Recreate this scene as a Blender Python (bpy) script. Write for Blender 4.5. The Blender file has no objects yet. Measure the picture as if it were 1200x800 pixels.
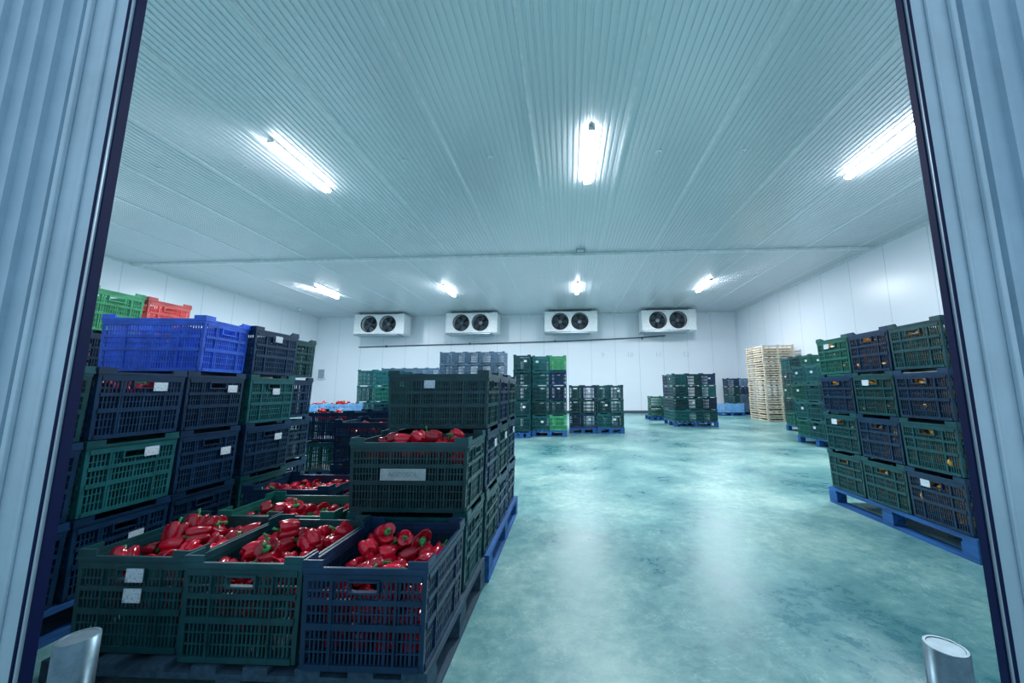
import bpy, math, random
from mathutils import Matrix, Vector, Euler
random.seed(7)
S=bpy.context.scene; COL=S.collection
try:
    S.view_settings.view_transform='Standard'
except Exception: pass

# ---------------------------------------------------------------- materials
def new_mat(name):
    m=bpy.data.materials.new(name); m.use_nodes=True
    nt=m.node_tree; b=nt.nodes['Principled BSDF']; return m,nt,b
def plastic(name,c,rough=.42,var=.25,spec=.5,metal=0.,scale=9,lo=.75,hi=1.2):
    m,nt,b=new_mat(name)
    oi=nt.nodes.new('ShaderNodeObjectInfo'); hs=nt.nodes.new('ShaderNodeHueSaturation')
    mr=nt.nodes.new('ShaderNodeMapRange'); mr.inputs[3].default_value=1-var; mr.inputs[4].default_value=1+var
    nt.links.new(oi.outputs['Random'],mr.inputs[0]); nt.links.new(mr.outputs[0],hs.inputs['Value'])
    tc=nt.nodes.new('ShaderNodeTexCoord'); no=nt.nodes.new('ShaderNodeTexNoise'); no.inputs['Scale'].default_value=scale; no.inputs['Detail'].default_value=5
    nt.links.new(tc.outputs['Object'],no.inputs['Vector'])
    mx=nt.nodes.new('ShaderNodeMix'); mx.data_type='RGBA'
    mx.inputs['A'].default_value=(c[0]*lo,c[1]*lo,c[2]*lo,1); mx.inputs['B'].default_value=(c[0]*hi,c[1]*hi,c[2]*hi,1)
    nt.links.new(no.outputs['Fac'],mx.inputs['Factor']); nt.links.new(mx.outputs['Result'],hs.inputs['Color'])
    nt.links.new(hs.outputs['Color'],b.inputs['Base Color'])
    b.inputs['Roughness'].default_value=rough; b.inputs['Metallic'].default_value=metal
    b.inputs['Specular IOR Level'].default_value=spec
    return m
def cpl(n,c): return plastic(n,c,rough=.36,lo=.4,hi=1.7,scale=14,spec=.45)
CR={
 'navy':cpl('plastic_navy',(.006,.033,.08)),
 'purple':cpl('plastic_indigo',(.01,.018,.08)),
 'dgreen':cpl('plastic_dark_green',(.007,.06,.07)),
 'green':cpl('plastic_green',(.01,.12,.095)),
 'bgreen':cpl('plastic_bright_green',(.05,.34,.15)),
 'lgreen':cpl('plastic_light_green',(.1,.5,.24)),
 'blue':cpl('plastic_blue',(.035,.15,.8)),
 'red':cpl('plastic_coral_red',(.85,.15,.14)),
 'lblue':cpl('plastic_light_blue',(.2,.5,.85)),
 'grey':cpl('plastic_grey_blue',(.09,.17,.26)),
 'teal':cpl('plastic_teal',(.01,.1,.11)),
}
def wood(name,c):
    m,nt,b=new_mat(name)
    tc=nt.nodes.new('ShaderNodeTexCoord'); mp=nt.nodes.new('ShaderNodeMapping'); mp.inputs['Scale'].default_value=(12,1.2,12)
    no=nt.nodes.new('ShaderNodeTexNoise'); no.inputs['Scale'].default_value=3; no.inputs['Detail'].default_value=6
    cr=nt.nodes.new('ShaderNodeValToRGB')
    cr.color_ramp.elements[0].position=.3; cr.color_ramp.elements[0].color=(c[0]*.45,c[1]*.45,c[2]*.45,1)
    cr.color_ramp.elements[1].position=.7; cr.color_ramp.elements[1].color=(c[0]*1.3,c[1]*1.3,c[2]*1.3,1)
    nt.links.new(tc.outputs['Object'],mp.inputs['Vector']); nt.links.new(mp.outputs[0],no.inputs['Vector'])
    nt.links.new(no.outputs['Fac'],cr.inputs['Fac']); nt.links.new(cr.outputs['Color'],b.inputs['Base Color'])
    b.inputs['Roughness'].default_value=.7
    return m
M_WOOD=wood('aged_wood',(.03,.075,.12)); M_BWOOD=wood('blue_painted_wood',(.012,.11,.34)); M_PALE=wood('pale_wood',(.78,.66,.5))
M_RED=plastic('red_pepper_skin',(.66,.006,.03),rough=.14,var=.4,lo=.25,hi=1.4,scale=16,spec=.65)
M_ORANGE=plastic('orange_pepper_skin',(.95,.42,.06),rough=.25,var=.3)
M_STEM=plastic('pepper_stem',(.05,.3,.08),rough=.5)
M_WHITE=plastic('white_enamel',(.78,.83,.86),rough=.35,var=0)
M_GREYM=plastic('grey_metal',(.3,.38,.43),rough=.35,var=0,metal=.6)
M_CAP=plastic('dull_steel_cap',(.16,.24,.28),rough=.4,var=0,metal=.7,scale=40,lo=.5)
M_DARK=plastic('dark_fan_metal',(.01,.015,.025),rough=.5,var=0)
M_RUB=plastic('black_rubber',(.003,.01,.06),rough=.6,var=0,spec=.2)
M_PIPE=plastic('dark_pipe',(.05,.09,.12),rough=.5,var=0)
M_NUM=plastic('faded_grey_paint',(.62,.7,.75),rough=.6,var=0)
M_INK=plastic('faded_ink',(.3,.38,.4),rough=.6,var=0)
M_PLATE=plastic('embossed_plate',(.45,.55,.55),rough=.5,var=0,lo=.5,scale=30)
def paper():
    m,nt,b=new_mat('printed_paper')
    tc=nt.nodes.new('ShaderNodeTexCoord'); w=nt.nodes.new('ShaderNodeTexNoise')
    mp=nt.nodes.new('ShaderNodeMapping'); mp.inputs['Scale'].default_value=(1,1,2.5); nt.links.new(tc.outputs['Object'],mp.inputs[0])
    w.inputs['Scale'].default_value=90; w.inputs['Detail'].default_value=3
    cr=nt.nodes.new('ShaderNodeValToRGB'); cr.color_ramp.elements[0].position=.38; cr.color_ramp.elements[0].color=(.3,.38,.48,1)
    cr.color_ramp.elements[1].position=.45; cr.color_ramp.elements[1].color=(.7,.8,.86,1)
    nt.links.new(mp.outputs[0],w.inputs['Vector']); nt.links.new(w.outputs['Fac'],cr.inputs['Fac'])
    nt.links.new(cr.outputs['Color'],b.inputs['Base Color']); b.inputs['Roughness'].default_value=.6
    return m
M_PAPER=paper()
def emis(name,c,s):
    m,nt,b=new_mat(name); b.inputs['Emission Color'].default_value=(*c,1); b.inputs['Emission Strength'].default_value=s
    b.inputs['Base Color'].default_value=(.9,.95,1,1); return m
M_TUBE=emis('fluorescent_diffuser',(.9,.95,1),46)

def m_wall(axis):
    m,nt,b=new_mat('white_insulated_panel_'+axis)
    tc=nt.nodes.new('ShaderNodeTexCoord'); sp=nt.nodes.new('ShaderNodeSeparateXYZ'); nt.links.new(tc.outputs['Object'],sp.inputs[0])
    src=sp.outputs['X' if axis=='x' else 'Y']
    dv=nt.nodes.new('ShaderNodeMath'); dv.operation='DIVIDE'; dv.inputs[1].default_value=1.15; nt.links.new(src,dv.inputs[0])
    fr=nt.nodes.new('ShaderNodeMath'); fr.operation='FRACT'; nt.links.new(dv.outputs[0],fr.inputs[0])
    lt=nt.nodes.new('ShaderNodeMath'); lt.operation='LESS_THAN'; lt.inputs[1].default_value=.014; nt.links.new(fr.outputs[0],lt.inputs[0])
    no=nt.nodes.new('ShaderNodeTexNoise'); no.inputs['Scale'].default_value=.5; nt.links.new(tc.outputs['Object'],no.inputs['Vector'])
    cr=nt.nodes.new('ShaderNodeValToRGB'); cr.color_ramp.elements[0].color=(.74,.8,.87,1); cr.color_ramp.elements[1].color=(.84,.88,.95,1)
    nt.links.new(no.outputs['Fac'],cr.inputs['Fac'])
    mx=nt.nodes.new('ShaderNodeMix'); mx.data_type='RGBA'; nt.links.new(lt.outputs[0],mx.inputs['Factor']); nt.links.new(cr.outputs['Color'],mx.inputs['A']); mx.inputs['B'].default_value=(.5,.6,.68,1)
    nt.links.new(mx.outputs['Result'],b.inputs['Base Color']); b.inputs['Roughness'].default_value=.3
    return m
M_WX=m_wall('x'); M_WY=m_wall('y')
def m_ceil():
    m,nt,b=new_mat('ribbed_ceiling_sheet')
    tc=nt.nodes.new('ShaderNodeTexCoord'); no=nt.nodes.new('ShaderNodeTexNoise'); no.inputs['Scale'].default_value=.35
    nt.links.new(tc.outputs['Object'],no.inputs['Vector'])
    cr=nt.nodes.new('ShaderNodeValToRGB'); cr.color_ramp.elements[0].color=(.68,.71,.76,1); cr.color_ramp.elements[1].color=(.78,.81,.86,1)
    nt.links.new(no.outputs['Fac'],cr.inputs['Fac']); nt.links.new(cr.outputs['Color'],b.inputs['Base Color'])
    b.inputs['Roughness'].default_value=.33; b.inputs['Metallic'].default_value=.3
    return m
M_CEIL=m_ceil()
def m_floor():
    m,nt,b=new_mat('teal_epoxy_floor')
    tc=nt.nodes.new('ShaderNodeTexCoord')
    n1=nt.nodes.new('ShaderNodeTexNoise'); n1.inputs['Scale'].default_value=.8; n1.inputs['Detail'].default_value=9; n1.inputs['Roughness'].default_value=.66; n1.inputs['Distortion'].default_value=.3
    n2=nt.nodes.new('ShaderNodeTexNoise'); n2.inputs['Scale'].default_value=12; n2.inputs['Detail'].default_value=10; n2.inputs['Roughness'].default_value=.75
    for n in (n1,n2): nt.links.new(tc.outputs['Object'],n.inputs['Vector'])
    ad=nt.nodes.new('ShaderNodeMix'); ad.data_type='FLOAT'; ad.inputs['Factor'].default_value=.33
    nt.links.new(n1.outputs['Fac'],ad.inputs['A']); nt.links.new(n2.outputs['Fac'],ad.inputs['B'])
    cr=nt.nodes.new('ShaderNodeValToRGB'); e=cr.color_ramp.elements
    e[0].position=.39; e[0].color=(.055,.2,.23,1); e[1].position=.61; e[1].color=(.34,.54,.49,1)
    x=e.new(.5); x.color=(.16,.355,.35,1)
    vo=nt.nodes.new('ShaderNodeTexNoise'); vo.inputs['Scale'].default_value=1.6; vo.inputs['Detail'].default_value=4; vo.inputs['Distortion'].default_value=4
    nt.links.new(tc.outputs['Object'],vo.inputs['Vector'])
    c2=nt.nodes.new('ShaderNodeValToRGB'); q=c2.color_ramp.elements; q[0].position=.493; q[0].color=(0,0,0,1); q[1].position=.5; q[1].color=(1,1,1,1); z=q.new(.507); z.color=(0,0,0,1)
    nt.links.new(vo.outputs['Fac'],c2.inputs['Fac'])
    m2=nt.nodes.new('ShaderNodeMath'); m2.operation='MULTIPLY'; m2.inputs[1].default_value=.3; nt.links.new(c2.outputs['Color'],m2.inputs[0])
    mx=nt.nodes.new('ShaderNodeMix'); mx.data_type='RGBA'; nt.links.new(m2.outputs[0],mx.inputs['Factor']); mx.inputs['B'].default_value=(.5,.68,.64,1)
    nt.links.new(ad.outputs['Result'],cr.inputs['Fac']); nt.links.new(cr.outputs['Color'],mx.inputs['A']); nt.links.new(mx.outputs['Result'],b.inputs['Base Color'])
    mr=nt.nodes.new('ShaderNodeMapRange'); mr.inputs[1].default_value=.38; mr.inputs[2].default_value=.62; mr.inputs[3].default_value=.25; mr.inputs[4].default_value=.45
    nt.links.new(ad.outputs['Result'],mr.inputs[0]); nt.links.new(mr.outputs[0],b.inputs['Roughness'])
    bp=nt.nodes.new('ShaderNodeBump'); bp.inputs['Strength'].default_value=.1; bp.inputs['Distance'].default_value=.02; nt.links.new(n2.outputs['Fac'],bp.inputs['Height']); nt.links.new(bp.outputs[0],b.inputs['Normal'])
    return m
M_FLOOR=m_floor()
def m_steel(name,c,rough,metal=.5,lo=.9,sc=3.):
    m,nt,b=new_mat(name)
    tc=nt.nodes.new('ShaderNodeTexCoord')
    no=nt.nodes.new('ShaderNodeTexNoise'); no.inputs['Scale'].default_value=sc; no.inputs['Detail'].default_value=10; no.inputs['Roughness'].default_value=.7
    nt.links.new(tc.outputs['Object'],no.inputs['Vector'])
    cr=nt.nodes.new('ShaderNodeValToRGB'); cr.color_ramp.elements[0].position=.3; cr.color_ramp.elements[1].position=.7
    cr.color_ramp.elements[0].color=(c[0]*lo,c[1]*lo,c[2]*lo,1); cr.color_ramp.elements[1].color=(c[0]*1.06,c[1]*1.05,c[2]*1.05,1)
    nt.links.new(no.outputs['Fac'],cr.inputs['Fac']); nt.links.new(cr.outputs['Color'],b.inputs['Base Color'])
    b.inputs['Roughness'].default_value=rough; b.inputs['Metallic'].default_value=metal
    return m
M_PANEL=m_steel('scuffed_outer_panel',(.46,.6,.7),.36,.2,.88,5)
M_STEEL=m_steel('pale_steel_frame',(.58,.7,.78),.33,.3,.85)
M_GALV=m_steel('galvanised_steel',(.16,.25,.3),.33,.85,.5,16)

# ---------------------------------------------------------------- mesh builder
class MB:
    def __init__(s): s.v=[]; s.f=[]; s.sm=[]
    def box(s,x0,y0,z0,x1,y1,z1):
        n=len(s.v)
        s.v+=[(x0,y0,z0),(x1,y0,z0),(x1,y1,z0),(x0,y1,z0),(x0,y0,z1),(x1,y0,z1),(x1,y1,z1),(x0,y1,z1)]
        for q in ((0,3,2,1),(4,5,6,7),(0,1,5,4),(1,2,6,5),(2,3,7,6),(3,0,4,7)): s.f.append(tuple(n+i for i in q)); s.sm.append(False)
        return s
    def lathe(s,prof,seg=24,c=(0,0,0),axis='z',smooth=True,close=True):
        n=len(s.v)
        for r,h in prof:
            for i in range(seg):
                a=2*math.pi*i/seg; p=(r*math.cos(a),r*math.sin(a),h)
                if axis=='y': p=(p[0],p[2],-p[1])
                s.v.append((p[0]+c[0],p[1]+c[1],p[2]+c[2]))
        for j in range(len(prof)-1):
            for i in range(seg):
                k=(i+1)%seg
                s.f.append((n+j*seg+i,n+j*seg+k,n+(j+1)*seg+k,n+(j+1)*seg+i)); s.sm.append(smooth)
        if close:
            s.f.append(tuple(n+i for i in range(seg))[::-1]); s.sm.append(False)
            m=n+(len(prof)-1)*seg; s.f.append(tuple(m+i for i in range(seg))); s.sm.append(False)
        return s
    def tube(s,pts,r,seg=8):
        n=len(s.v); pts=[Vector(p) for p in pts]
        for i,p in enumerate(pts):
            t=(pts[min(i+1,len(pts)-1)]-pts[max(i-1,0)]).normalized()
            u=t.orthogonal().normalized() if abs(t.z)>.9 else t.cross(Vector((0,0,1))).normalized()
            w=t.cross(u)
            rr=r[i] if isinstance(r,(list,tuple)) else r
            for k in range(seg):
                a=2*math.pi*k/seg; q=p+rr*(math.cos(a)*u+math.sin(a)*w); s.v.append(tuple(q))
        for j in range(len(pts)-1):
            for i in range(seg):
                k=(i+1)%seg; s.f.append((n+j*seg+i,n+j*seg+k,n+(j+1)*seg+k,n+(j+1)*seg+i)); s.sm.append(True)
        s.f.append(tuple(n+i for i in range(seg))[::-1]); s.sm.append(False)
        m=n+(len(pts)-1)*seg; s.f.append(tuple(m+i for i in range(seg))); s.sm.append(False)
        return s
    def mesh(s,name,mat):
        me=bpy.data.meshes.new(name); me.from_pydata(s.v,[],s.f)
        me.polygons.foreach_set('use_smooth',s.sm); me.materials.append(mat); me.update(); return me
def obj(name,me,loc=(0,0,0),rot=(0,0,0),parent=None,**k):
    o=bpy.data.objects.new(name,me); COL.objects.link(o)
    if parent is not None: o.parent=parent
    o.location=loc; o.rotation_euler=rot
    for a,b in k.items(): o[a]=b
    return o
def bevel(o,w=.004,seg=2):
    m=o.modifiers.new('bevel','BEVEL'); m.width=w; m.segments=seg; m.limit_method='ANGLE'; return o

# ---------------------------------------------------------------- room
XL,XR,YF,YB,H=-12.6,8.12,1.0,17.35,4.8
def struct(name,b,mat,**k): return obj(name,b.mesh(name,mat),kind='structure',**k)
struct('floor',MB().box(XL-.3,-2.5,-.2,XR+.3,YB+.3,0),M_FLOOR)
struct('wall_back',MB().box(XL-.2,YB,0,XR+.2,YB+.15,H+.1),M_WX)
struct('wall_left',MB().box(XL-.15,YF,0,XL,YB,H+.1),M_WY)
struct('wall_right',MB().box(XR,YF,0,XR+.15,YB,H+.1),M_WY)
cb=MB(); prof=[]; x=XL-.1; P=.085
while x<XR+.15:
    prof+=[(x,0),(x+P*.55,0),(x+P*.6,.014),(x+P*.95,.014)]; x+=P
for px_,pz in prof: cb.v+= [(px_,YF-.02,H+pz),(px_,YB+.05,H+pz)]
for i in range(len(prof)-1):
    cb.f.append((2*i,2*i+1,2*i+3,2*i+2)); cb.sm.append(False)
struct('ceiling',cb,M_CEIL)
struct('trim_9',MB().box(XL-.2,YF-.05,H+.05,XR+.2,YB+.2,H+.2),M_WX)
jb=MB(); x=-1.83-1.355*8; 
while x<XR:
    if x>XL: jb.box(x-.018,YF,H-.012,x+.018,YB,H+.004)
    x+=1.355
struct('trim_1',jb,M_WHITE)
struct('trim_2',MB().box(XL,9.38,H-.07,XR,9.46,H-.003),M_WHITE)
struct('trim_3',MB().box(XL,YB-.05,H-.06,XR,YB,H),M_WHITE)
struct('trim_4',MB().box(XL,YF+.2,H-.06,XL+.05,YB,H),M_WHITE)
struct('trim_5',MB().box(XR-.05,YF+.2,H-.06,XR,YB,H),M_WHITE)
struct('baseboard_back',MB().box(XL,YB-.05,0,XR,YB,.13),M_PIPE)
struct('baseboard_left',MB().box(XL,YF+.2,0,XL+.05,YB,.13),M_PIPE)
struct('baseboard_right',MB().box(XR-.05,YF+.2,0,XR,YB,.13),M_PIPE)
LE,RE=-1.463,1.03
def ribwall(name,x0,x1,z0,z1,ribs=True,back=1.12):
    b=MB().box(x0,1.0,z0,x1,back,z1)
    if ribs:
        x=x0+.03 if x0>0 else x1-.05
        st=.075 if x0>0 else -.075
        while x>x0 and x+.04<x1 and abs(x)<4:
            n=len(b.v)
            for zz in (z0,z1):
                b.v+=[(x,1.0,zz),(x+.003,.986,zz),(x+.016,.986,zz),(x+.019,1.0,zz)]
            for q in ((0,1,5,4),(1,2,6,5),(2,3,7,6)): b.f.append(tuple(n+i for i in q)); b.sm.append(False)
            x+=st
    return struct(name,b,M_PANEL)
ribwall('wall_front_a',XL-.2,LE-.15,0,H+.1); ribwall('wall_front_b',RE+.13,XR+.2,0,H+.1)
ribwall('wall_front_c',LE-.15,RE+.13,3.2,H+.1,False)
fb=MB()
fb.box(LE-.15,.985,0,LE-.006,1.02,3.2); fb.box(LE-.15,.972,0,LE-.135,.985,3.2); fb.box(LE-.075,.976,0,LE-.06,.985,3.2)
bevel(struct('trim_6',fb,M_STEEL),.003)
fb=MB(); fb.box(RE+.006,.985,0,RE+.13,1.013,3.2); fb.box(RE+.05,.976,0,RE+.06,.985,3.2); fb.box(RE+.115,.972,0,RE+.13,.985,3.2)
bevel(struct('trim_7',fb,M_STEEL),.003)
fb=MB(); fb.box(LE-.006,.995,0,LE,1.02,3.2); fb.box(LE-.012,.981,0,LE-.006,.985,3.2); fb.box(RE,.995,0,RE+.006,1.013,3.2); fb.box(RE+.004,.981,0,RE+.01,.985,3.2)
struct('trim_8',fb,M_RUB)

# ---------------------------------------------------------------- lamps
HM=MB().box(-.05,-.65,-.035,.05,.65,0).mesh('housing',M_WHITE)
DM=MB().box(-.062,-.64,-.085,.062,.64,-.035).mesh('diffuser',M_TUBE)
EM=MB().box(-.05,-.008,-.05,.05,.008,-.0).mesh('end_cap',M_WHITE)
for yy in (5.3,12.68):
    for xx in (-9.0,-4.35,.38,4.9):
        yv=yy+(.1 if xx>4 and yy<6 else 0)
        o=obj('ceiling_light',HM,(xx,yv,H-.012),label='glowing white fluorescent strip fitting mounted under the ribbed ceiling',category='lamp',group='fluorescent strip lights on the ceiling')
        bevel(obj('diffuser',DM,parent=o,label='glowing white diffuser cover'),.02,3)
        obj('end_cap',EM,(0,-.65,0),parent=o); obj('end_cap',EM,(0,.65,0),parent=o)
        l=bpy.data.lights.new('strip_light','AREA'); l.shape='RECTANGLE'; l.size=.25; l.size_y=1.3; l.energy=180; l.color=(.87,.93,1)
        lo=bpy.data.objects.new('strip_light',l); COL.objects.link(lo); lo.location=(xx,yv,H-.14)
dm=MB().lathe([(.045,-.012),(.05,-.004),(.05,0)],16).mesh('ceiling_anchor',M_WHITE)
sm_=MB().lathe([(.008,-.02),(.012,-.008)],8).mesh('screw',M_GREYM)
for xx,yy in ((-6.75,5.25),(-5.3,5.25),(-2.6,5.25),(-1.2,5.25),(1.47,5.25),(2.78,5.3)):
    o=obj('ceiling_anchor',dm,(xx,yy,H-.002),label='small round white anchor disc fixed to the ceiling',category='ceiling anchor',group='round anchor discs on the ceiling')
    obj('screw',sm_,parent=o)
o=obj('rail_junction',MB().box(-.12,-.09,-.1,.12,.09,0).mesh('rail_junction',M_GREYM),(.38,9.2,H-.0),label='small grey metal junction box beside the ceiling rail',category='junction box')
obj('cover',MB().box(-.09,-.095,-.085,.09,-.09,-.02).mesh('cover',M_WHITE),parent=o)
o=obj('sensor',MB().lathe([(.05,-.1),(.09,-.06),(.09,0)],16).mesh('sensor',M_WHITE),(-12.0,15.2,H),label='small white domed sensor under the ceiling corner',category='sensor')

# ---------------------------------------------------------------- evaporators
W,D_,HH=2.42,.75,.93
cs=MB()
cs.box(0,.04,HH-.05,W,D_,HH); cs.box(0,.04,0,W,D_,.04); cs.box(0,D_-.04,.04,W,D_,HH-.05)
cs.box(0,.04,.04,.03,D_,HH-.05)
R=.38; cxs=(.72,1.62)
def plate(b,x0,x1,cx,cz,z0,z1,R,y0,y1,seg=32):
    n=len(b.v)
    for i in range(seg):
        a=2*math.pi*i/seg; c,s_=math.cos(a),math.sin(a)
        t=min(((x1-cx) if c>0 else (cx-x0))/max(abs(c),1e-6),((z1-cz) if s_>0 else (cz-z0))/max(abs(s_),1e-6))
        for r in (R,t):
            b.v.append((cx+c*r,y0,cz+s_*r))
        b.v.append((cx+c*R,y1,cz+s_*R))
    for i in range(seg):
        k=(i+1)%seg
        b.f.append((n+3*i,n+3*i+1,n+3*k+1,n+3*k)); b.sm.append(False)
        b.f.append((n+3*i,n+3*k,n+3*k+2,n+3*i+2)); b.sm.append(True)
for cx in cxs: plate(cs,cx-.45,cx+.45,cx,HH/2,0,HH,R,.0,.25)
cs.box(0,0,0,.27,.04,HH); cs.box(2.07,0,0,2.1,.05,HH); 
CASE=cs.mesh('casing',M_WHITE)
SCM=MB().box(2.1,-.02,-.01,W,D_,HH+.01).mesh('side_cover',M_WHITE)
fb=MB(); fb.lathe([(.09,-.05),(.1,.02),(.1,.08)],20,axis='y')
for k in range(5):
    a=2*math.pi*k/5; n=len(fb.v)
    for r,w,tw in ((.09,.1,.05),(.2,.16,.04),(.35,.2,.03)):
        for sgn in (-1,1):
            aa=a+sgn*w/max(r,.15)*.55; fb.v.append((r*math.cos(aa),.02+sgn*tw,r*math.sin(aa)))
    for j in (0,1):
        fb.f.append((n+2*j,n+2*j+1,n+2*j+3,n+2*j+2)); fb.sm.append(True)
M_BLADE=plastic('fan_blade_metal',(.08,.11,.14),rough=.4,var=0,metal=.5)
FANM=fb.mesh('fan',M_BLADE)
sh=MB()
sh.lathe([(.36,-.02),(.395,-.02),(.395,.0),(.36,.0)],36,axis='y',close=False); SHM=sh.mesh('fan_shroud',M_DARK)
gb=MB()
for r in (.12,.19,.26,.33):
    pts=[(r*math.cos(2*math.pi*i/28),-.035,r*math.sin(2*math.pi*i/28)) for i in range(29)]; gb.tube(pts,.0035,4)
for k in range(8):
    a=math.pi*k/4; gb.tube([(.08*math.cos(a),-.035,.08*math.sin(a)),(.37*math.cos(a),-.02,.37*math.sin(a))],.004,4)
GM=gb.mesh('fan_guard',M_BLADE)
BK=MB().box(cxs[0]-.44,.28,.04,cxs[1]+.44,.3,HH-.04).mesh('coil',M_DARK)
HG=MB().box(-.02,-.02,0,.02,.02,.12).mesh('hanger',M_GREYM)
TR=MB().box(-.01,.0,-.06,2.1,D_,-.02).mesh('drip_tray',M_GREYM)
for xx in (-10.05,-5.65,-1.04,3.4):
    o=obj('evaporator_unit',CASE,(xx,16.2,3.76),label='white twin-fan cooling evaporator unit hung below the ceiling',category='cooling unit',group='twin-fan evaporators along the back wall')
    obj('side_cover',SCM,parent=o); obj('coil',BK,parent=o,label='dark coil behind the fans'); obj('drip_tray',TR,parent=o)
    for cx in cxs:
        f=obj('fan',FANM,(cx,.12,HH/2),parent=o,label='five-bladed axial fan'); obj('fan_guard',GM,(0,-.1,0),parent=f,label='round wire guard')
        obj('fan_shroud',SHM,(cx,-.0,HH/2),parent=o,label='black round fan ring')
    for hx in (.2,2.2):
        for hy in (.15,.6): obj('hanger',HG,(hx,hy,HH),parent=o)
PY=YB-.07
pts=[(-10.4,PY,3.27),(-7.7,PY,3.33),(-4,PY,3.38),(0,PY,3.46),(3.4,PY,3.58),(4.7,PY,3.66)]
o=obj('drain_pipe',MB().tube(pts,.026,8).mesh('drain_pipe',M_PIPE),label='thin dark drain pipe sloping along the white wall',category='pipe')
for i in range(4):
    obj('pipe_clip',MB().box(-.03,-.03,-.05,.03,.065,.05).mesh('pipe_clip',M_PIPE),(-9+i*4.2,PY,3.3+i*.085),parent=o)
def text_mesh(t,size,ext,mat,**k):
    c=bpy.data.curves.new('num','FONT'); c.body=t; c.size=size; c.extrude=ext
    for a,b in k.items(): setattr(c,a,b)
    to=bpy.data.objects.new('t',c); COL.objects.link(to); dg=bpy.context.evaluated_depsgraph_get()
    me=bpy.data.meshes.new_from_object(to.evaluated_get(dg)); bpy.data.objects.remove(to); me.materials.clear(); me.materials.append(mat); return me
for i,(t,xx) in enumerate((('9',1.62),('10',2.85),('11',4.2),('12',5.5))):
    obj('wall_number',text_mesh(t,.32,.003,M_NUM),(xx,YB-.006,2.66),(math.pi/2,0,0),label='faded grey bay number painted on the white wall',category='number',group='bay numbers on the wall')
o=obj('electrical_box',MB().box(-.18,-.1,-.25,.18,0,.25).mesh('electrical_box',M_WHITE),(-12.2,YB,1.95),label='white electrical box fixed to the wall corner',category='electrical box')
obj('door',MB().box(-.15,-.11,-.22,.15,-.1,.22).mesh('door',M_GREYM),parent=o)

# ---------------------------------------------------------------- bollards
for xx,hh,t in ((-1.125,.545,'scuffed steel bollard standing by the doorway beside pepper crates'),(.767,.575,'galvanised steel bollard on the empty floor by the doorway')):
    BM=MB().lathe([(.035,0),(.035,hh)],40).mesh('bollard',M_GALV)
    CM=MB().lathe([(.035,0),(.0335,.002),(.029,.002),(.028,.0005),(.001,.0005)],40,smooth=False).mesh('cap',M_CAP)
    BP=MB().lathe([(.08,0),(.08,.01)],24).mesh('base_plate',M_GALV)
    o=obj('bollard',BM,(xx,.85,0),label=t,category='bollard',group='steel bollards at the doorway')
    obj('cap',CM,(0,0,hh),parent=o); obj('base_plate',BP,parent=o)

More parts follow.
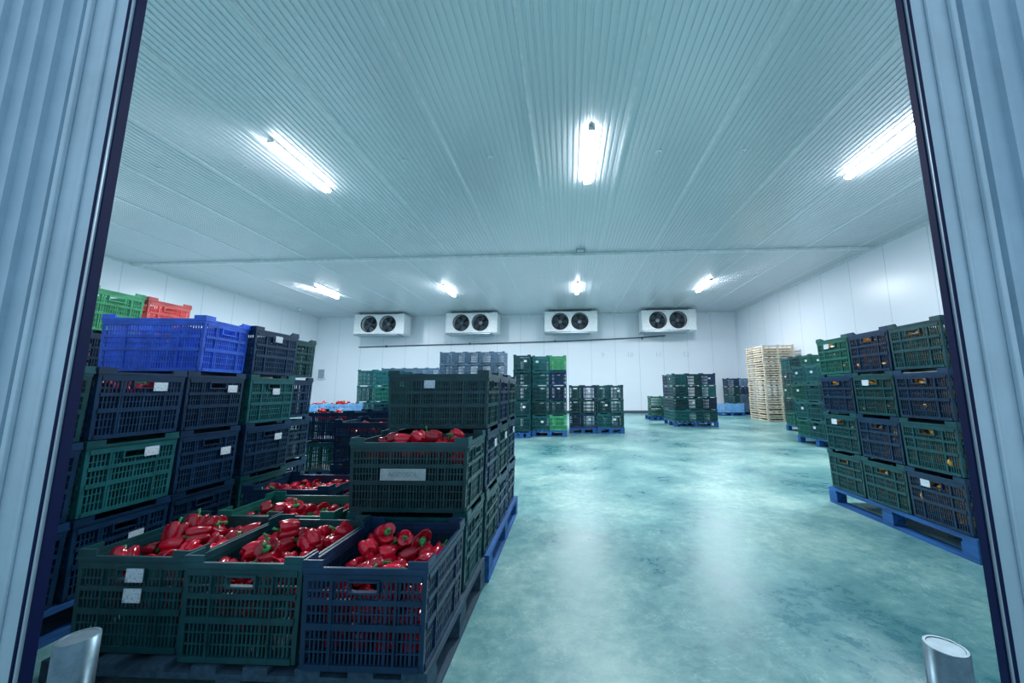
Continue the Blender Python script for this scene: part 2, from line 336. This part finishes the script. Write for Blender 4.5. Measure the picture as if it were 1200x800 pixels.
# ---------------------------------------------------------------- crates
CH=.356
def taper(b,h,t=.03):
    b.v=[(x*(1-t*(1-z/h)),y*(1-t*(1-z/h)),z) for x,y,z in b.v]
HW=.05; HB,HT=.254,.288
def crate_parts(w,d,h,ends,near):
    hw,hd=w/2,d/2; k=h/CH
    b=MB()
    b.box(-hw+.004,-hd+.004,0,hw-.004,hd-.004,.012)
    for sx in (-1,1):
        for sy in (-1,1):
            x0,x1=sorted((sx*hw,sx*(hw-.018))); y0,y1=sorted((sy*hd,sy*(hd-.008))); b.box(x0,y0,0,x1,y1,.31*k)
            x0,x1=sorted((sx*hw,sx*(hw-.008))); y0,y1=sorted((sy*(hd-.008),sy*(hd-.018))); b.box(x0,y0,0,x1,y1,.31*k)
    bands=[(0,.02),(.055,.06),(.094,.099),(.128,.15),(.178,.183),(.21,.228),(.25,.255),(.288,.31)] if near else [(0,.022),(.105,.122),(.2,.215),(.288,.31)]
    for z0,z1 in bands:
        z0*=k; z1*=k; out=.004 if z1-z0>.01 else -.001
        for s_ in (-1,1):
            y0,y1=sorted((s_*(hd+out),s_*(hd-.009))); b.box(-hw+.016,y0,z0,hw-.016,y1,z1)
            x0,x1=sorted((s_*(hw+out),s_*(hw-.009))); b.box(x0,-hd+.016,z0,x1,hd-.016,z1)
    def bars(L,face,hole):
        n=max(6,int(L/(.0155 if near else .026)))
        for i in range(1,n):
            p=-L/2+L*i/n
            top=HB*k if (hole and abs(p)<HW) else .29*k
            wd=(.003 if i%6 else .0052) if near else .006
            for s_ in (-1,1):
                if face=='y':
                    y0,y1=sorted((s_*(hd-.002),s_*(hd-.008))); b.box(p-wd,y0,.016,p+wd,y1,top)
                else:
                    x0,x1=sorted((s_*(hw-.002),s_*(hw-.008))); b.box(x0,p-wd,.016,x1,p+wd,top)
    bars(w-.036,'y',ends=='y'); bars(d-.036,'x',ends=='x')
    for L,face in ((w,'y'),(d,'x')):
        for q in (-.26,.26):
            p=L*q
            for s_ in (-1,1):
                if face=='y':
                    y0,y1=sorted((s_*(hd+.005),s_*(hd-.008))); b.box(p-.004,y0,.0,p+.004,y1,.3*k)
                else:
                    x0,x1=sorted((s_*(hw+.005),s_*(hw-.008))); b.box(x0,p-.004,.0,x1,p+.004,.3*k)
    taper(b,h)
    r=MB(); z0,z1=.32*k,.333*k
    for s_ in (-1,1):
        y0,y1=sorted((s_*(hd+.005),s_*(hd-.006))); r.box(-hw-.005,y0,z0,hw+.005,y1,z1)
        x0,x1=sorted((s_*(hw+.005),s_*(hw-.006))); r.box(x0,-hd+.006,z0,x1,hd-.006,z1)
        y0,y1=sorted((s_*(hd+.001),s_*(hd-.005))); r.box(-hw,y0,.306*k,hw,y1,z0)
        x0,x1=sorted((s_*(hw+.001),s_*(hw-.005))); r.box(x0,-hd,.306*k,x1,hd,z0)
        for q in (-1,1):
            x0,x1=sorted((s_*(hw+.003),s_*(hw-.07))); y0,y1=sorted((q*(hd+.003),q*(hd-.005))); r.box(x0,y0,z1,x1,y1,h)
            x0,x1=sorted((s_*(hw+.003),s_*(hw-.005))); y0,y1=sorted((q*(hd-.005),q*(hd-.07))); r.box(x0,y0,z1,x1,y1,h)
    hn=MB()
    zb,zt=HB*k,HT*k
    hn.box(-HW-.008,-.012,zb-.005,HW+.008,.006,zb+.002); hn.box(-HW-.008,-.012,zt-.002,HW+.008,.006,zt+.006)
    hn.box(-HW-.008,-.012,zb,-HW,.006,zt); hn.box(HW,-.012,zb,HW+.008,.006,zt)
    return b,r,hn
cache={}
def get(w,d,h,ends,c,near):
    k=(round(w,3),round(d,3),round(h,3),ends,c,near)
    if k not in cache:
        b,r,hn=crate_parts(w,d,h,ends,near); mat=CR[c]
        full=MB(); 
        for q in (b,r):
            n=len(full.v); full.v+=q.v; full.f+=[tuple(i+n for i in f) for f in q.f]; full.sm+=q.sm
        cache[k]=(b.mesh('crate',mat),r.mesh('rim',mat),hn.mesh('handle',mat),full.mesh('crate',mat))
    return cache[k]
STK=MB().box(-.034,-.0015,-.024,.034,.0015,.024).mesh('paper_label',M_PAPER)
CN={'navy':'dark navy','purple':'dark indigo','dgreen':'dark green','green':'green','bgreen':'bright green','lgreen':'light green','blue':'vivid blue','red':'coral red','lblue':'light blue','grey':'grey-blue','teal':'teal'}
def crate(x,y,z,w,d,c,near=True,rot=0.,h=CH,ends=None,desc='stacked with others',group='stacked vegetable crates',stick=None):
    if ends is None: ends='x' if w>d else 'y'
    A=get(w,d,h,ends,c,near)
    o=obj('plastic_crate',A[0] if near else A[3],(x,y,z),(0,0,rot),label='%s plastic crate %s'%(CN[c],desc),category='crate',group=group)
    if near:
        obj('rim',A[1],parent=o)
        for s_ in (-1,1):
            if ends=='y': obj('handle',A[2],(0,s_*(d/2-.004),0),(0,0,0 if s_<0 else math.pi),parent=o)
            else: obj('handle',A[2],(s_*(w/2-.004),0,0),(0,0,math.pi/2 if s_>0 else -math.pi/2),parent=o)
    if stick:
        for face,u,v in stick:
            if face=='-y': obj('paper_label',STK,(u,-d/2-.008,v),parent=o,label='white printed paper label')
            if face=='+x': obj('paper_label',STK,(w/2+.008,u,v),(0,0,math.pi/2),parent=o,label='white printed paper label')
            if face=='-x': obj('paper_label',STK,(-w/2-.008,u,v),(0,0,math.pi/2),parent=o,label='white printed paper label')
    return o
def pallet(x0,y0,x1,y1,mat,desc,near=True,h=.145):
    w,d=x1-x0,y1-y0
    deck=MB(); nb=8; 
    for i in range(nb):
        a=i*(w-.09)/(nb-1); deck.box(a,0,h-.022,a+.09,d,h)
    for i in range(3):
        a=i*(d-.09)/2; deck.box(0,a,h-.042,w,a+.09,h-.022)
    blk=MB().box(-.045,-.05,0,.045,.05,h-.042-.02)
    run=MB().box(0,0,0,.09,d,.02)
    if not near:
        for i in range(3):
            a=i*(d-.09)/2; deck.box(0,a,0,w,a+.09,.02)
            for j in range(3):
                q=.05+j*(w-.1)/2; deck.box(q-.05,a,.02,q+.05,a+.09,h-.042)
    o=obj('pallet',deck.mesh('pallet',mat),(x0,y0,0),label=desc,category='pallet',group='pallets on the floor')
    if near:
        bm_=blk.mesh('block',mat); rm=run.mesh('runner',mat)
        for j in range(3):
            xx=j*(w-.09)/2; obj('runner',rm,(xx,0,0),parent=o)
            for i in range(3): obj('block',bm_,(xx+.045,.05+i*(d-.1)/2,.02),parent=o)
    return o
# ---------------------------------------------------------------- peppers
def pepper_mesh(seed,mat,L=.078,R=.045):
    rd=random.Random(seed); b=MB(); seg,ring=32,18; lob=rd.choice((3,4,4)); ph=rd.random()*6; bend=rd.uniform(-.008,.008); am=rd.uniform(.24,.34)
    L*=rd.uniform(.9,1.2)
    for j in range(ring+1):
        t=j/ring; a=math.pi*t
        r=math.sin(a)**.45 if 0<t<1 else .02
        r*=(1.04-.24*(1-t)); z=-math.cos(a)*L/2
        r=max(r,.03)*R
        for i in range(seg):
            an=2*math.pi*i/seg; lb=abs(math.cos(lob*an/2+ph))**.5
            rr=r*((1-am)+am*1.35*lb+.05*math.sin(an+seed)+.03*math.sin(7*t+seed+2*an))
            dz=0
            if t>.72: dz=-(t-.72)*.09+ (lb-.5)*.018
            if t<.25: dz=(.25-t)*.06-(lb-.5)*.018
            b.v.append((rr*math.cos(an)+bend*math.sin(math.pi*t),rr*math.sin(an),z+dz))
    for j in range(ring):
        for i in range(seg):
            k=(i+1)%seg; b.f.append((j*seg+i,j*seg+k,(j+1)*seg+k,(j+1)*seg+i)); b.sm.append(True)
    b.f.append(tuple(range(seg))[::-1]); b.sm.append(True); b.f.append(tuple(ring*seg+i for i in range(seg))); b.sm.append(True)
    return b.mesh('pepper',mat)
PM=[pepper_mesh(i,M_RED) for i in range(7)]; PO=[pepper_mesh(i+20,M_ORANGE) for i in range(3)]
sb=MB(); sb.lathe([(.001,.016),(.017,.022),(.012,.03),(.006,.033)],10); sb.tube([(0,0,.025),(.002,0,.045),(.009,0,.06)],[.006,.005,.006],8); STEM=sb.mesh('stem',M_STEM)
def pepper(x,y,z,meshes=PM,stem=True,desc='glossy red bell pepper heaped in a plastic crate',grp='red bell peppers in the crates',sc=.95):
    o=obj('bell_pepper',random.choice(meshes),(x,y,z),(random.uniform(-1.8,1.8),random.uniform(-1.8,1.8),random.uniform(0,6.28)),label=desc,category='pepper',group=grp)
    s_=sc*random.uniform(.78,1.16); o.scale=(s_,s_*random.uniform(.85,1.05),s_)
    if stem: obj('stem',STEM,parent=o,label='short green stem')
    return o
def fill(x,y,z,w,d,layers,heap=.5,low=(),sp=.082,**k):
    nx=int((w-.02)/sp); ny=int((d-.02)/sp); ax=(w-.04)/nx; ay=(d-.04)/ny; top=layers[-1]
    for lz in layers:
        for i in range(nx):
            for j in range(ny):
                if lz!=top:
                    if not(('f' in low and j==0) or ('r' in low and i==nx-1)): continue
                pepper(x-w/2+.02+ax*(i+.5)+random.uniform(-.01,.01),y-d/2+.02+ay*(j+.5)+random.uniform(-.01,.01),z+lz+random.uniform(-.018,.018),stem=lz==top,**k)
    for i in range(nx-1):
        for j in range(ny-1):
            if random.random()<heap: pepper(x-w/2+.02+ax*(i+1)+random.uniform(-.014,.014),y-d/2+.02+ay*(j+1)+random.uniform(-.014,.014),z+top+.05+random.uniform(-.01,.012),**k)

PT=.15
G1='open crates of red peppers by the doorway'
pallet(-1.9,1.34,-.49,2.2,M_WOOD,'dark blue-grey wooden pallet under open pepper crates')
for i,(xc,yc_,c) in enumerate(((-1.65,1.6,'dgreen'),(-1.185,1.565,'dgreen'),(-.72,1.545,'navy'))):
    st=[('-y',.02,.27),('-y',.02,.2)] if i==0 else None
    crate(xc,yc_,PT,.448,.44,c,ends='y',desc='full of red peppers on a wooden pallet',group=G1,stick=st)
    fill(xc,yc_,PT,.415,.41,(.06,.14,.21,.26) if i==2 else (.12,.2,.28),heap=.45 if i<2 else .25,low='fr' if i==2 else 'f')
for xc,c in ((-1.47,'green'),(-.8,'dgreen')):
    crate(xc,2.005,PT,.6,.35,c,desc='holding red peppers behind the front crates',group=G1)
fill(-1.47,2.005,PT,.56,.32,(.27,),heap=.3)
o=crate(-.8,2.0,PT+.36,.6,.37,'dgreen',desc='with a name plate, topped with red peppers',group=G1)
pl=obj('name_plate',MB().box(-.115,-.004,-.028,.115,.0,.028).mesh('name_plate',M_PLATE),(-.02,-.19,.18),parent=o,label='pale embossed name plate')
obj('lettering',text_mesh('AGCOSOL',.032,.001,M_INK,align_x='CENTER',align_y='CENTER'),(0,-.0055,0),(math.pi/2,0,0),parent=pl)
fill(-.8,2.0,PT+.36,.56,.33,(.275,),heap=.5)
G2='crate columns behind the open pepper crates'
pallet(-2.1,2.22,-.47,3.42,M_BWOOD,'blue painted wooden pallet under dark crate columns')
for r in range(3):
    for yy,cc in ((2.395,('dgreen','navy','dgreen')),(2.79,('navy','dgreen','navy')),(3.19,('navy','navy','dgreen'))):
        crate(-.805,yy,PT+.36*r,.63,.38,cc[r],group=G2,desc='in a dark column on a blue pallet',stick=[('-y',-.05,.27)] if (r==2 and yy<2.5) else ([('+x',.03,.25)] if r==1 else None))
crate(-1.8,2.5,PT,.56,.4,'navy',group=G2,desc='holding red peppers on a blue pallet'); fill(-1.8,2.5,PT,.52,.37,(.27,),heap=0)
for r in range(2): crate(-1.66,3.15,PT+.36*r,.56,.4,'navy',group=G2,desc='in a dark column on a blue pallet')
fill(-1.66,3.15,PT+.36,.52,.37,(.27,),heap=0,sp=.11)
G3='tall dark crate stacks along the side'
pallet(-3.5,1.2,-2.3,2.48,M_BWOOD,'blue painted wooden pallet under tall dark crate stacks')
pallet(-3.5,2.51,-2.3,3.4,M_BWOOD,'blue painted wooden pallet under tall dark crate stacks')
ys=(1.44,1.865,2.275,2.73,3.155); ds=(.405,.405,.385,.42,.39)
cols=[('navy','navy','dgreen'),('navy','teal','navy'),('navy','navy','navy'),('dgreen','navy','teal','navy'),('navy','navy','navy','dgreen')]
stk={(1,0):[('+x',.05,.2)],(1,1):[('+x',.07,.27)],(1,2):[('+x',.07,.26)],(2,1):[('+x',.1,.2)],(2,2):[('+x',.1,.25)],(3,1):[('+x',.08,.24)],(3,2):[('+x',.02,.23)],(3,3):[('+x',.0,.28)],(0,2):[('+x',.05,.2)]}
for ci,(yy,dd) in enumerate(zip(ys,ds)):
    xo=-.14 if ci==4 else 0
    for r,c in enumerate(cols[ci]):
        crate(-2.6+xo,yy,PT+.36*r,.585,dd,c,group=G3,ends='x',stick=stk.get((ci,r)),desc='in a tall stack beside the wall' if not stk.get((ci,r)) else 'with a paper label in a tall stack')
        if ci==0: crate(-3.21,yy,PT+.36*r,.585,dd,c,group=G3,ends='x',near=False,desc='in a tall stack beside the wall')
fill(-2.6,1.44,PT+.72,.55,.37,(.26,),heap=0,sp=.1); fill(-2.6,1.865,PT+.72,.55,.37,(.26,),heap=0,sp=.1)
crate(-2.623,2.285,PT+1.08,.6,.37,'blue',rot=.13,group=G3,desc='on top of a dark crate stack')
pallet(-4.2,2.1,-3.66,3.7,M_WOOD,'wooden pallet under crates topped with coloured ones')
for yy in (2.32,2.72,3.12,3.52):
    for r in range(4): crate(-3.95,yy,PT+.36*r,.46,.38,('navy','navy','dgreen','navy')[r],group=G3,desc='in a tall stack beside the wall',near=(r==3))
crate(-3.95,2.72,PT+1.44,.46,.38,'lgreen',group=G3,desc='on the top of the tall stack')
crate(-3.95,3.12,PT+1.44,.46,.36,'red',group=G3,desc='on the top of the tall stack')
def stack(x0,y0,nx,ny,rows,cw,cd,colf,mat=M_BWOOD,near=False,grp='palletised crate stacks',gap=.01,st=0,desc='in a palletised stack on the floor',pd='blue painted pallet under stacked crates'):
    pallet(x0,y0,x0+nx*(cw+gap),y0+ny*(cd+gap),mat,pd,near=near)
    for i in range(nx):
        for j in range(ny):
            for r in range(rows):
                if j>0 and 0<i<nx-1: continue
                if j>0 and x0>0 and i==nx-1: continue
                if j>0 and x0<-1.5 and i==0: continue
                s_=None
                if random.random()<st and j==0: s_=[('-y',random.uniform(-.1,.1),.2)]
                if random.random()<st and i==0 and x0>0: s_=(s_ or [])+[('-x',random.uniform(-.08,.08),.2)]
                crate(x0+i*(cw+gap)+cw/2+gap/2,y0+j*(cd+gap)+cd/2+gap/2,PT+.36*r,cw,cd,colf(i,j,r),near=near,group=grp,stick=s_,desc=desc)
rc=lambda *a:(lambda i,j,r:random.choice(a))
stack(-3.25,4.3,2,2,2,.58,.4,rc('navy','navy','dgreen'),grp='low crate stack with peppers'); 
fill(-2.95,4.5,PT+.36,.54,.36,(.28,),heap=.3,sp=.1)
stack(-5.3,7.0,2,1,2,.5,.4,lambda i,j,r:'lblue' if r else 'navy',desc='holding red peppers in a low stack'); fill(-5.04,7.2,PT+.36,.46,.36,(.31,),heap=.5,sp=.11); fill(-4.54,7.2,PT+.36,.46,.36,(.31,),heap=.5,sp=.11)
stack(-4.8,8.0,2,2,4,.4,.5,rc('teal','green','teal','dgreen'))
stack(-6.9,13.0,5,1,5,.42,.6,lambda i,j,r:'grey' if r==4 else random.choice(['navy','grey']))
stack(-4.0,11.0,5,1,6,.4,.6,lambda i,j,r:'grey' if r>=4 else 'navy',st=.1)
stack(-1.3,8.5,1,2,5,.41,.6,lambda i,j,r:random.choice(['navy','dgreen','dgreen']),st=.2)
stack(-.87,8.75,2,2,5,.41,.55,lambda i,j,r:'bgreen' if (i==1 and r in (0,4)) else random.choice(['dgreen','dgreen','navy','teal']),st=.3)
stack(.03,9.4,2,2,3,.335,.5,rc('navy','dgreen','dgreen'),st=.15); stack(.74,9.4,2,2,3,.335,.5,rc('dgreen','dgreen','teal'),st=.15)
stack(3.17,11.1,3,2,4,.42,.58,rc('teal','dgreen','dgreen','navy'),st=.1)
stack(2.98,13.3,1,2,2,.5,.5,rc('green','green'))
stack(6.35,15.6,2,1,1,.5,.4,rc('lblue','lblue','blue')); stack(7.0,16.2,2,1,4,.5,.5,rc('navy','dgreen','grey'))
stack(4.8,6.75,2,3,4,.58,.39,rc('dgreen','green','teal','teal'),st=.5); stack(5.88,9.0,2,3,5,.58,.39,rc('green','dgreen','teal'),st=.4)
G4='dark crate columns filled with orange peppers'
pallet(2.57,2.54,3.8,3.84,M_BWOOD,'bright blue wooden pallet under crates of orange peppers')
yc=(2.78,3.2,3.62); rcol=[('navy','dgreen','navy','dgreen'),('dgreen','navy','dgreen','navy'),('dgreen','dgreen','navy','green')]
for j,yy in enumerate(yc):
    for r in range(4):
        st=[('-x',.06,.27)] if (j,r) in ((1,2),(2,3),(2,1),(0,0)) else None
        crate(2.88,yy,PT+.365*r,.585,.41,rcol[j][r],h=.36,group=G4,stick=st,desc='of orange peppers on a blue pallet')
        for q in range(3):
            for zz in (.08,.165,.25): pepper(2.648+random.uniform(0,.01),yy-.12+.12*q+random.uniform(-.02,.02),PT+.365*r+zz+random.uniform(-.015,.015),PO,False,'orange bell pepper inside a dark slatted crate','orange bell peppers in the crates',sc=1.05)
        if j==0: crate(3.48,yy,PT+.365*r,.585,.41,rcol[j][r],h=.36,group=G4,desc='of orange peppers on a blue pallet')
# wooden crates
ww,wd,wh=1.06,1.15,.165
wc=MB()
for z0,z1 in ((.012,.045),(.1,.14)):
    wc.box(0,0,z0,ww,.02,z1); wc.box(0,wd-.02,z0,ww,wd,z1); wc.box(0,.02,z0,.02,wd-.02,z1); wc.box(ww-.02,.02,z0,ww,wd-.02,z1)
for i in range(8): wc.box(.02+i*.13,.02,0,.02+i*.13+.1,wd-.02,.012)
for a in (-.004,ww/2-.03,ww-.056):
    for c_ in (-.006,wd/2-.02,wd-.034): wc.box(a,c_,0,a+.06,c_+.04,wh-.003)
WCM=wc.mesh('wooden_crate',M_PALE)
for i in range(16):
    o=obj('wooden_crate',WCM,(6.8+random.uniform(-.02,.02),12.8+random.uniform(-.02,.02),.0+i*wh),label='pale slatted shallow wooden crate in a tall stack',category='crate',group='tall stack of wooden crates')

# ---------------------------------------------------------------- world, camera
w=bpy.data.worlds.new('World'); S.world=w; w.use_nodes=True
bg=w.node_tree.nodes['Background']; bg.inputs[0].default_value=(.46,.68,.88,1); bg.inputs[1].default_value=.9
f=420.;pitch=math.atan(57/f);yaw=math.atan(20/f);roll=.005
cd=bpy.data.cameras.new('camera'); co=bpy.data.objects.new('camera',cd); COL.objects.link(co)
cd.sensor_width=36; cd.lens=f/1200*36; cd.shift_x=-45/1200; cd.clip_start=.02; cd.clip_end=100
co.matrix_world=Matrix.Translation((0,0,1.1))@Matrix.Rotation(yaw,4,'Z')@Matrix.Rotation(math.pi/2+pitch,4,'X')@Matrix.Rotation(-roll,4,'Z')
S.camera=co
